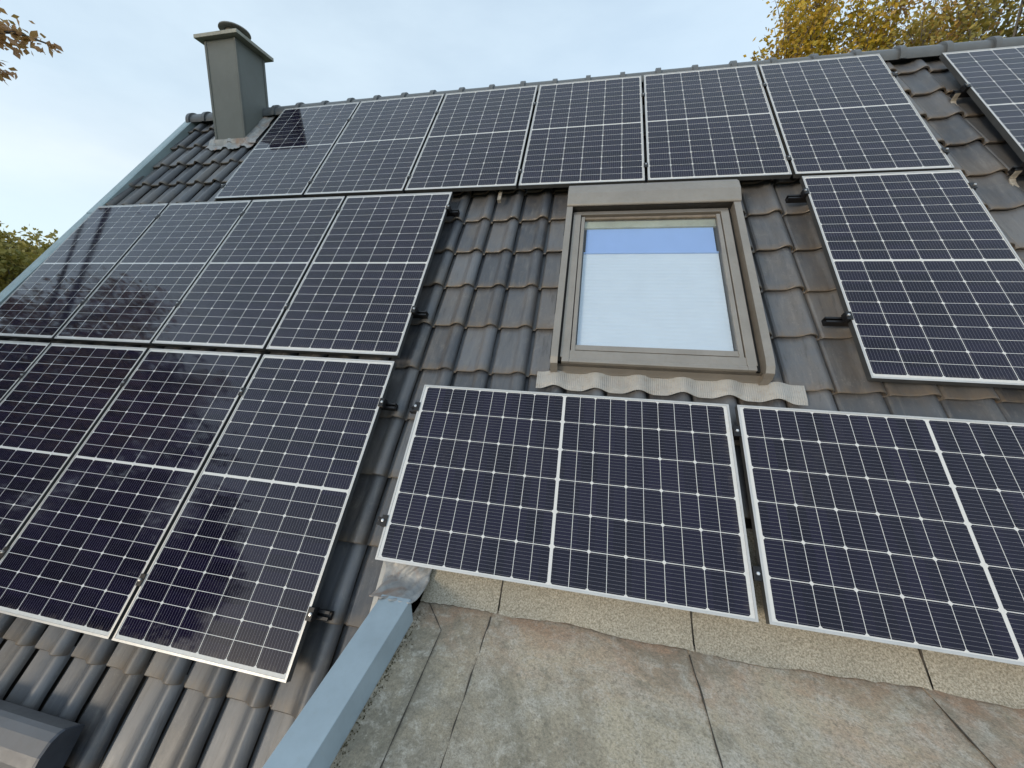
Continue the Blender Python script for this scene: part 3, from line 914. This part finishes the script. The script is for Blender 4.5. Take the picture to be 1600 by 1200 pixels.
b.add(vs_, [(k_, (k_ + 1) % n, n + (k_ + 1) % n, n + k_) for k_ in range(n)] + [tuple(range(n - 1, -1, -1)), tuple(range(n, 2 * n))])
vs_ = [(x_ + .0, -2.353, z_ + .001) for x_, z_ in prof(xl0 + .03)] + [(x_, yS, z_ + .001) for x_, z_ in pb]
b.add(vs_, [(k_, (k_ + 1) % n, n + (k_ + 1) % n, n + k_) for k_ in range(n)] + [tuple(range(n - 1, -1, -1)), tuple(range(n, 2 * n))])
o = b.build('edge_capping', M['capping'], house, bevel=0.003)
o['label'] = 'light blue grey metal capping running along the flat roof edge'
# crumpled lead patch between slope and capping
b = B()
lr = random.Random(5)
NU, NV = 26, 22
vs_ = []
for jv in range(NV + 1):
    t = jv / NV
    for iu in range(NU + 1):
        s_ = iu / NU
        # top edge under the panel, foot wrapped over the end of the capping
        ul, ur = -0.165 + .03 * t + .012 * math.sin(t * 9), 0.165 - .085 * t + .012 * math.sin(t * 8 + 1)
        u = ul + (ur - ul) * s_
        v = -1.70 - .265 * t
        top = roof(u, v, -.098)
        foot = Vector((u, yE - .03, zt + .006))
        if t < .72:
            P_ = top
        else:
            q = (t - .72) / .28
            q = q * q * (3 - 2 * q)
            P_ = top.lerp(foot, q * .96)
        c_ = .010 * math.sin(u * 61 + 5 * t) * math.sin(t * 17 + u * 33) + .006 * math.sin(u * 127 + t * 41) + lr.uniform(-.002, .002)
        P_ = P_ + (R3 @ Vector((0, 0, 1))) * c_ * (0.35 + .9 * t)
        vs_.append(P_)
w = NU + 1
b.add(vs_, [(q * w + c_ + 1, q * w + c_, (q + 1) * w + c_, (q + 1) * w + c_ + 1) for q in range(NV) for c_ in range(NU)])
o = b.build('lead_patch', M['lead'], house, smooth=60)
o['label'] = 'crumpled stained lead patch above the end of the capping'
sm = o.modifiers.new('thick', 'SOLIDIFY'); sm.thickness = 0.004
b = B()
lead_sheet(b, -0.178, -0.03, -2.40, -1.70, lambda u, v: -.118, 6, 12, .004, .0, 8)
lead_sheet(b, -0.225, -0.05, -2.335, -2.235, lambda u, v: -.092 + .02 * math.sin((v + 2.335) / .1 * math.pi), 8, 6, .004, .006, 9)
b.build('soaker_strip', painted('soaker_lead', (0.43, 0.42, 0.40), .5, .2, .1, (.3, .3, .2), .4, 8), house, RM, smooth=50)

# ------------------------------------------------------------------ solar panels
PW, PHH, PT = 1.038, 1.755, 0.035
LIP = 0.0105
b = B()
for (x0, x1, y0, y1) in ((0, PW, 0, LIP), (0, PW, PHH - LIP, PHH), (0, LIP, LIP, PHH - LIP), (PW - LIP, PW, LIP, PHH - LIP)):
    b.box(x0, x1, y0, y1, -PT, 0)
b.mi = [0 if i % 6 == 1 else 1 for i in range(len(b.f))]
me_frame = b.mesh('frame', [M['alu'], M['aluside_shaded']])
b = B()
x0, x1, y0, y1 = LIP - .001, PW - LIP + .001, LIP - .001, PHH - LIP + .001
b.add([(x0, y0, -.0018), (x1, y0, -.0018), (x1, y1, -.0018), (x0, y1, -.0018), (x0, y0, -.006), (x1, y0, -.006), (x1, y1, -.006), (x0, y1, -.006)],
      [(0, 1, 2, 3), (7, 6, 5, 4)], [[(x0, y0), (x1, y0), (x1, y1), (x0, y1)], [(x0, y1), (x1, y1), (x1, y0), (x0, y0)]])
me_cells = b.mesh('cell_laminate', M['cells'])
b = B()
b.box(PW / 2 - .05, PW / 2 + .05, PHH / 2 - .03, PHH / 2 + .03, -.024, -.0062)
me_jb = b.mesh('junction_box', M['black'])

def panel(u0, u1, v0, v1, label, group, land=False):
    o = empty('solar_panel')
    jit = [rnd.uniform(-.0022, .0022) for _ in range(4)]
    if land:
        mtx = RM @ T(u1, v0, jit[2] * .6) @ Matrix.Rotation(math.radians(90), 4, 'Z') @ Matrix.Diagonal(((v1 - v0) / PW, (u1 - u0) / PHH, 1, 1))
    else:
        mtx = RM @ T(u0, v0, jit[2] * .6) @ Matrix.Rotation(jit[3] * .5, 4, 'X') @ Matrix.Rotation(jit[1] * .8, 4, 'Y') @ Matrix.Diagonal(((u1 - u0) / PW, (v1 - v0) / PHH, 1, 1))
    o.matrix_world = mtx
    tag(o, label, 'solar panel', group)
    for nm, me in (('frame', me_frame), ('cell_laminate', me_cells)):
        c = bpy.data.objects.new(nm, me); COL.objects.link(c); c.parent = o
    return o

g2 = 0.0125
TE = [-3.055, -1.999, -0.921, 0.161, 1.244, 2.325, 3.351]
TL = ['upright solar panel beside the chimney, mirroring the chimney in its glass',
      'upright solar panel under the ridge, second to the right of the chimney',
      'upright solar panel under the ridge, third to the right of the chimney',
      'upright solar panel under the ridge, above the strip of bare tiles left of the window',
      'upright solar panel under the ridge, directly above the roof window shutter box',
      'upright solar panel at the right end of the ridge row, beside bare tiles']
for i in range(6):
    panel(TE[i] + (g2 if i else 0), TE[i + 1] - (g2 if i < 5 else 0), 1.217, 2.955, TL[i], 'upright panels in the row under the ridge')
ME = [-4.575, -3.603, -2.559, -1.498, -0.429]
ML = ['upright solar panel with blurred tree reflections, touching the blue grey verge trim',
      'upright solar panel in the middle row, second from the verge trim, with soft cloudy reflections',
      'upright solar panel in the middle row, third from the verge trim',
      'upright solar panel at the right end of the middle left row, facing the window']
for i in range(4):
    panel(ME[i] + (g2 if i else 0), ME[i + 1] - (g2 if i < 3 else 0), -0.586, 1.164, ML[i], 'upright panels in the middle left row')
LE = [-4.60, -3.578, -2.541, -1.491, -0.435]
LL = ['upright dark panel in the lowest left row, mostly cut off by the picture edge',
      'upright dark panel in the lowest left row, only its lower left corner cut off',
      'upright dark panel in the lowest left row, next to last before the right end',
      'largest looking upright solar panel, right end of the lowest left row']
for i in range(4):
    panel(LE[i] + (g2 if i else 0), LE[i + 1] - (g2 if i < 3 else 0), -2.392, -0.633, LL[i], 'upright panels in the lowest left row')
panel(2.374, 3.373, -0.580, 1.187, 'upright solar panel right of the roof window, hanging below the end of the ridge row', 'upright panels right of the window')
panel(3.803, 4.842, 1.10, 2.852, 'upright solar panel at the upper right picture edge, beyond bare tiles', 'upright panels right of the window')
panel(-0.172, 1.634, -1.831, -0.797, 'sideways solar panel below the roof window, left of the two sideways panels', 'sideways panels above the flat roof', True)
panel(1.676, 3.425, -1.831, -0.797, 'sideways solar panel above the flat roof, cut by the right picture edge', 'sideways panels above the flat roof', True)

# ------------------------------------------------------------------ mounting rails with clamps and hooks
def rail(v, u0, u1, label, gaps=(), ends=(), hooks=(), left_dark=True):
    r = empty('mounting_rail', RM @ T(u0, v, -.055))
    tag(r, label, 'mounting rail', 'rails carrying the solar panels')
    L_ = u1 - u0
    bb = B()
    pr = [(-.02, -.024), (.02, -.024), (.02, .018), (.007, .018), (.007, .012), (.014, .012), (.014, -.004), (-.014, -.004), (-.014, .012), (-.007, .012), (-.007, .018), (-.02, .018)]
    bb.extrude(pr, 0, L_, 'x')
    bb.build('rail_profile', M['black'], r)
    def bolt(par, x_, z_, rr=.0075):
        q = B()
        q.lathe([(0, .011), (rr * .55, .011), (rr * .55, .008), (rr, .0075), (rr, 0.0), (0, 0.0)], (x_, 0, z_), 6)
        q.build('bolt', M['steel'], par)
    for gx in gaps:
        q = B()
        x_ = gx - u0
        q.box(x_ - .0095, x_ + .0095, -.03, .03, .02, .058)
        q.box(x_ - .017, x_ + .017, -.03, .03, .0558, .0605)
        c = q.build('mid_clamp', M['black'], r, bevel=.0015)
        bolt(c, x_, .0605)
    for ex, sgn in ends:
        q = B()
        x_ = ex - u0
        lo_, hi_ = sorted((x_ + sgn * .001, x_ + sgn * .024))
        q.box(lo_, hi_, -.03, .03, .0185, .050)
        lo_, hi_ = sorted((x_ - sgn * .009, x_ + sgn * .024))
        q.box(lo_, hi_, -.03, .03, .0552, .0605)
        lo_, hi_ = sorted((x_ + sgn * .001, x_ + sgn * .005))
        q.box(lo_, hi_, -.03, .03, .050, .0552)
        c = q.build('end_clamp', M['black'], r, bevel=.0015)
        bolt(c, x_ + sgn * .014, .0605, .008)
    for hx in hooks:
        q = B()
        x_ = hx - u0
        # flat steel strap, up from between the tiles and bent under the rail
        strap = [(-.115, -.050), (-.06, -.048), (-.034, -.040), (-.026, -.02), (-.024, .006), (-.022, .012)]
        w_ = .018
        for (a0, a1), (b0, b1) in zip(strap, strap[1:]):
            q.hexa([(x_ - w_, a0, a1 - .003), (x_ + w_, a0, a1 - .003), (x_ + w_, b0 + .001, b1 - .003), (x_ - w_, b0 + .001, b1 - .003),
                    (x_ - w_, a0 - .003, a1 + .003), (x_ + w_, a0 - .003, a1 + .003), (x_ + w_, b0 - .005, b1 + .003), (x_ - w_, b0 - .005, b1 + .003)])
        q.build('roof_hook', M['hook'], r)
    return r

rail(2.56, -3.10, 3.385, 'upper rail under the ridge row of panels', TE[1:6], ((3.351, 1),), (-2.5, -.9, 0.9, 2.7))
rail(1.42, -3.10, 3.385, 'lower rail under the ridge row, over the roof window', TE[1:6], ((3.351, 1), (-3.055, -1)), (-2.4, -1.1, 2.6))
rail(0.955, -4.50, -0.335, 'upper rail of the middle left row, its end sticking out towards the window', ME[1:4], ((-0.429, 1),), (-2.9, -1.2))
rail(-0.185, -4.50, -0.335, 'lower rail of the middle left row, its end over bare tiles', ME[1:4], ((-0.429, 1),), (-2.9, -1.2))
rail(-0.945, -4.55, -0.350, 'upper rail of the lowest left row, ending left of the sideways panel', LE[1:4], ((-0.435, 1),), (-2.9, -1.2))
rail(-2.115, -4.55, -0.350, 'lower rail of the lowest left row, ending by the blue capping', LE[1:4], ((-0.435, 1),), (-2.9, -1.2))
rail(1.005, 2.265, 3.405, 'upper rail of the panel right of the window', (), ((2.374, -1), (3.373, 1)), (2.9,))
rail(-0.155, 2.265, 3.405, 'lower rail of the panel right of the window', (), ((2.374, -1), (3.373, 1)), (2.9,))
rail(2.285, 3.735, 4.85, 'upper rail of the far right panel, on a pale steel hook', (), ((3.803, -1),), (3.755,))
rail(1.235, 3.735, 4.85, 'lower rail of the far right panel, on a pale steel hook', (), ((3.803, -1),), (3.755,))
rail(-0.955, -0.245, 3.44, 'upper rail of the two sideways panels', (1.655,), ((-0.172, -1),), (0.3, 2.4))
rail(-1.640, -0.245, 3.44, 'lower rail of the two sideways panels, above the lead patch', (1.655,), ((-0.172, -1),), (0.3, 2.4))
# loose end of a strap hook under the ridge row
b = B()
b.hexa([(-.016, -.05, -.004), (.016, -.05, -.004), (.016, .08, -.002), (-.016, .08, -.002), (-.016, -.05, .003), (.016, -.05, .003), (.016, .08, .005), (-.016, .08, .005)])
b.box(-.016, .016, -.054, -.0485, -.03, .003)
tag(b.build('roof_hook', M['hook'], None, RM @ T(-0.005, 1.19, -.075), bevel=.001), 'short steel strap hook poking out under the ridge row left of the window', 'roof hook')

# ------------------------------------------------------------------ trees
def leaf_mesh(bm, pts, size, r, droop=0.3):
    for p_ in pts:
        s_ = size * r.uniform(.6, 1.35)
        d = Vector((r.gauss(0, 1), r.gauss(0, 1), r.gauss(-droop, .8)))
        if d.length < .01: d = Vector((0, 0, 1))
        d.normalize()
        a = d.orthogonal().normalized()
        a = Matrix.Rotation(r.uniform(0, 6.28), 3, d) @ a
        c_ = d.cross(a)
        q = Vector(p_)
        bm.add([q, q + d * s_ * .5 + a * s_ * .30 + c_ * s_ * .06, q + d * s_, q + d * s_ * .5 - a * s_ * .30 + c_ * s_ * .06], [(0, 1, 2), (0, 2, 3)])

def tree(name, base, height, label, cat, group, leafm, blobs, leaf, per, seed, trunk_r=.18, extra=None):
    """blobs: (dx, dy, z, rx, rz, density) plumes of the crown, each fed by a limb; extra: more limbs as point lists with clumps"""
    r = random.Random(seed)
    t = empty(name, T(*base))
    tag(t, label, cat, group)
    tb, cb = B(), B()
    top = (r.uniform(-.2, .2), r.uniform(-.2, .2), height * .72)
    trunk = [(0, 0, 0), (top[0] * .2, top[1] * .1, height * .2), (top[0] * .6, top[1] * .7, height * .45), top]
    tb.tube(trunk, [trunk_r, trunk_r * .8, trunk_r * .55, trunk_r * .2], 9)
    for dx, dy, z, rx, rz, dens in blobs:
        s0 = Vector(trunk[1]).lerp(Vector(trunk[2]), r.uniform(0.1, 1))
        e0 = Vector((dx, dy, z - rz * .2)); m0 = s0.lerp(e0, .5) + Vector((0, 0, -.1 * (e0 - s0).length * r.uniform(0, 1)))
        e1 = Vector((dx, dy, z + rz * .75))
        tb.tube([s0, m0, e0, e1], [trunk_r * .35, trunk_r * .25, trunk_r * .13, .008], 5)
        nb = int(per * dens)
        # twigs rising through the plume, leaves clumped on them
        nt = max(5, nb // 26)
        left = nb
        for q in range(nt):
            th, rr = r.uniform(0, 6.283), math.sqrt(r.random())
            zz_ = r.uniform(-1, .9)
            wid = math.sqrt(max(.02, 1 - zz_ * zz_)) * (1 if zz_ < 0 else .85)
            p0 = Vector((dx + rx * rr * wid * .55 * math.cos(th), dy + rx * rr * wid * .55 * math.sin(th), z + rz * (zz_ - .22)))
            p1 = p0 + Vector((rx * .42 * math.cos(th) * rr, rx * .42 * math.sin(th) * rr, rz * r.uniform(.16, .42)))
            tb.tube([p0, p0.lerp(p1, .5) + Vector((r.uniform(-.05, .05), r.uniform(-.05, .05), 0)), p1], [.014, .009, .003], 3)
            kk = max(6, int(nb / nt * r.uniform(.5, 1.5)))
            sp = .11 * rx + .06
            pts = []
            for _ in range(kk):
                f_ = r.random() ** .8
                pts.append(p0.lerp(p1, f_) + Vector((r.gauss(0, sp), r.gauss(0, sp), r.gauss(0, sp * 1.1))))
            leaf_mesh(cb, pts, leaf, r)
    for limb, rad, clumps in (extra or []):
        tb.tube(limb, [rad * (1 - .85 * i / (len(limb) - 1)) for i in range(len(limb))], 5)
        for (c_, sp, n_) in clumps:
            leaf_mesh(cb, [Vector(c_) + Vector((r.gauss(0, sp), r.gauss(0, sp), r.gauss(0, sp * .7))) for _ in range(n_)], leaf, r)
    tb.build('trunk', M['bark'], t)
    cb.build('crown', leafm, t)
    return t

CW = loc            # where the photographer stands
def polar(az, d):
    a = math.radians(az)
    return CW.x + d * math.sin(a), CW.y + d * math.cos(a)

# three autumn trees behind the ridge on the right
gr = 'autumn trees behind the ridge'
def plumes(seed, spread, n, zlo, zhi, rx, rz, d0=1.0, d1=.5):
    r = random.Random(seed); out = []
    for i in range(n):
        a = 6.283 * i / n + r.uniform(-.5, .5); q = spread * math.sqrt(r.uniform(.03, 1))
        zz_ = r.uniform(zlo, zhi)
        out.append((q * math.cos(a), q * math.sin(a), zz_, rx * r.uniform(.7, 1.25), rz * r.uniform(.7, 1.25), r.uniform(d1, d0)))
    return out
x_, y_ = polar(24.0, 15.0)
tree('autumn_tree', (x_, y_, 0), 15.5, 'golden autumn tree, leftmost of those behind the ridge', 'tree', gr,
     M['leaf_gold'], plumes(21, 1.25, 15, 9.5, 14.6, .75, 1.7), .118, 1650, 3)
x_, y_ = polar(30.5, 16.0)
tree('autumn_tree', (x_, y_, 0), 15.0, 'brown and gold autumn tree in the middle of those behind the ridge', 'tree', gr,
     M['leaf_rust'], plumes(22, 1.7, 18, 9.0, 14.0, .8, 1.7), .118, 1650, 4)
x_, y_ = polar(37.5, 15.5)
tree('autumn_tree', (x_, y_, 0), 15.5, 'greener autumn tree behind the ridge at the right picture edge', 'tree', gr,
     M['leaf_olive'], plumes(23, 1.9, 20, 9.0, 14.5, .85, 1.7), .118, 1750, 5)
# near tree on the left: only the tips of two boughs reach into the picture
bx, by = -10.4, -2.2
def rel(az, el, d):
    px, py = polar(az, d)
    return (px - bx, py - by, CW.z + d * math.tan(math.radians(el)))
tip = [rel(-58.9, 21.6, 8.6), rel(-59.8, 21.5, 8.7), rel(-60.8, 21.6, 8.8), rel(-61.6, 21.3, 8.9), rel(-62.4, 20.8, 9.0), rel(-64, 20.2, 9.2)]
tip2 = [rel(-62.2, 18.6, 8.9), rel(-63.4, 18.4, 9.0), rel(-65, 18.2, 9.2)]
tree('copper_tree', (bx, by, 0), 12.5, 'red brown leaved tree reaching in from the left edge with bough tips only', 'tree', None,
     M['leaf_red'], plumes(31, 2.1, 16, 8.2, 11.8, .8, 1.1), .095, 900, 6, .22,
     [([(0, 0, 7.0), (1.2, .6, 8.6), tip[5], tip[2], tip[0]], .06, [(tip[0], .045, 10), (tip[1], .06, 14), (tip[2], .11, 48), (tip[3], .12, 66), (tip[4], .14, 80), (tip[5], .2, 90)]),
      ([(0, 0, 6.6), (1.4, .3, 8.0), tip2[2], tip2[0]], .05, [(tip2[0], .07, 40), (tip2[1], .1, 60), (tip2[2], .16, 70)])])
# distant trees beyond the verge on the left
gd = 'distant trees beyond the left verge'
x_, y_ = polar(-65.6, 36)
tree('far_tree', (x_, y_, 0), 10.0, 'rounded olive green distant tree at the left picture edge', 'tree', gd,
     M['leaf_olive'], plumes(41, 2.3, 24, 4.2, 9.2, 1.35, 1.25, 1.0, .8), .30, 520, 7)
x_, y_ = polar(-60.8, 40)
tree('far_tree', (x_, y_, 0), 10.6, 'yellow green distant tree half hidden behind the roof verge', 'tree', gd,
     M['leaf_olive'], plumes(42, 2.6, 26, 4.0, 9.9, 1.4, 1.3, 1.0, .8), .30, 520, 8)
x_, y_ = polar(-70.5, 34)
tree('far_tree', (x_, y_, 0), 9.6, 'brownish distant tree, leftmost of those beyond the verge', 'tree', gd,
     M['leaf_rust'], plumes(43, 2.4, 20, 4.0, 8.2, 1.4, 1.3, 1.0, .8), .30, 520, 9)
# unseen trees added left of the house, something dark for the panels to mirror
gg = 'unseen trees added for dark reflections'
tree('added_reflection_tree', (-12.6, -4.6, 0), 12.5, 'dense dark tree added outside the left picture edge, mirrored in the middle left panels', 'tree', gg,
     M['leaf_dark'], plumes(51, 2.3, 30, 5, 11.2, 1.3, 1.3, 1.0, .8), .18, 900, 12)
tree('added_reflection_tree', (-12.2, -9.0, 0), 12.5, 'dense dark tree added unseen further towards the viewer, mirrored in the lowest left panels', 'tree', gg,
     M['leaf_dark'], plumes(52, 2.3, 30, 5, 11.2, 1.3, 1.3, 1.0, .8), .18, 900, 13)
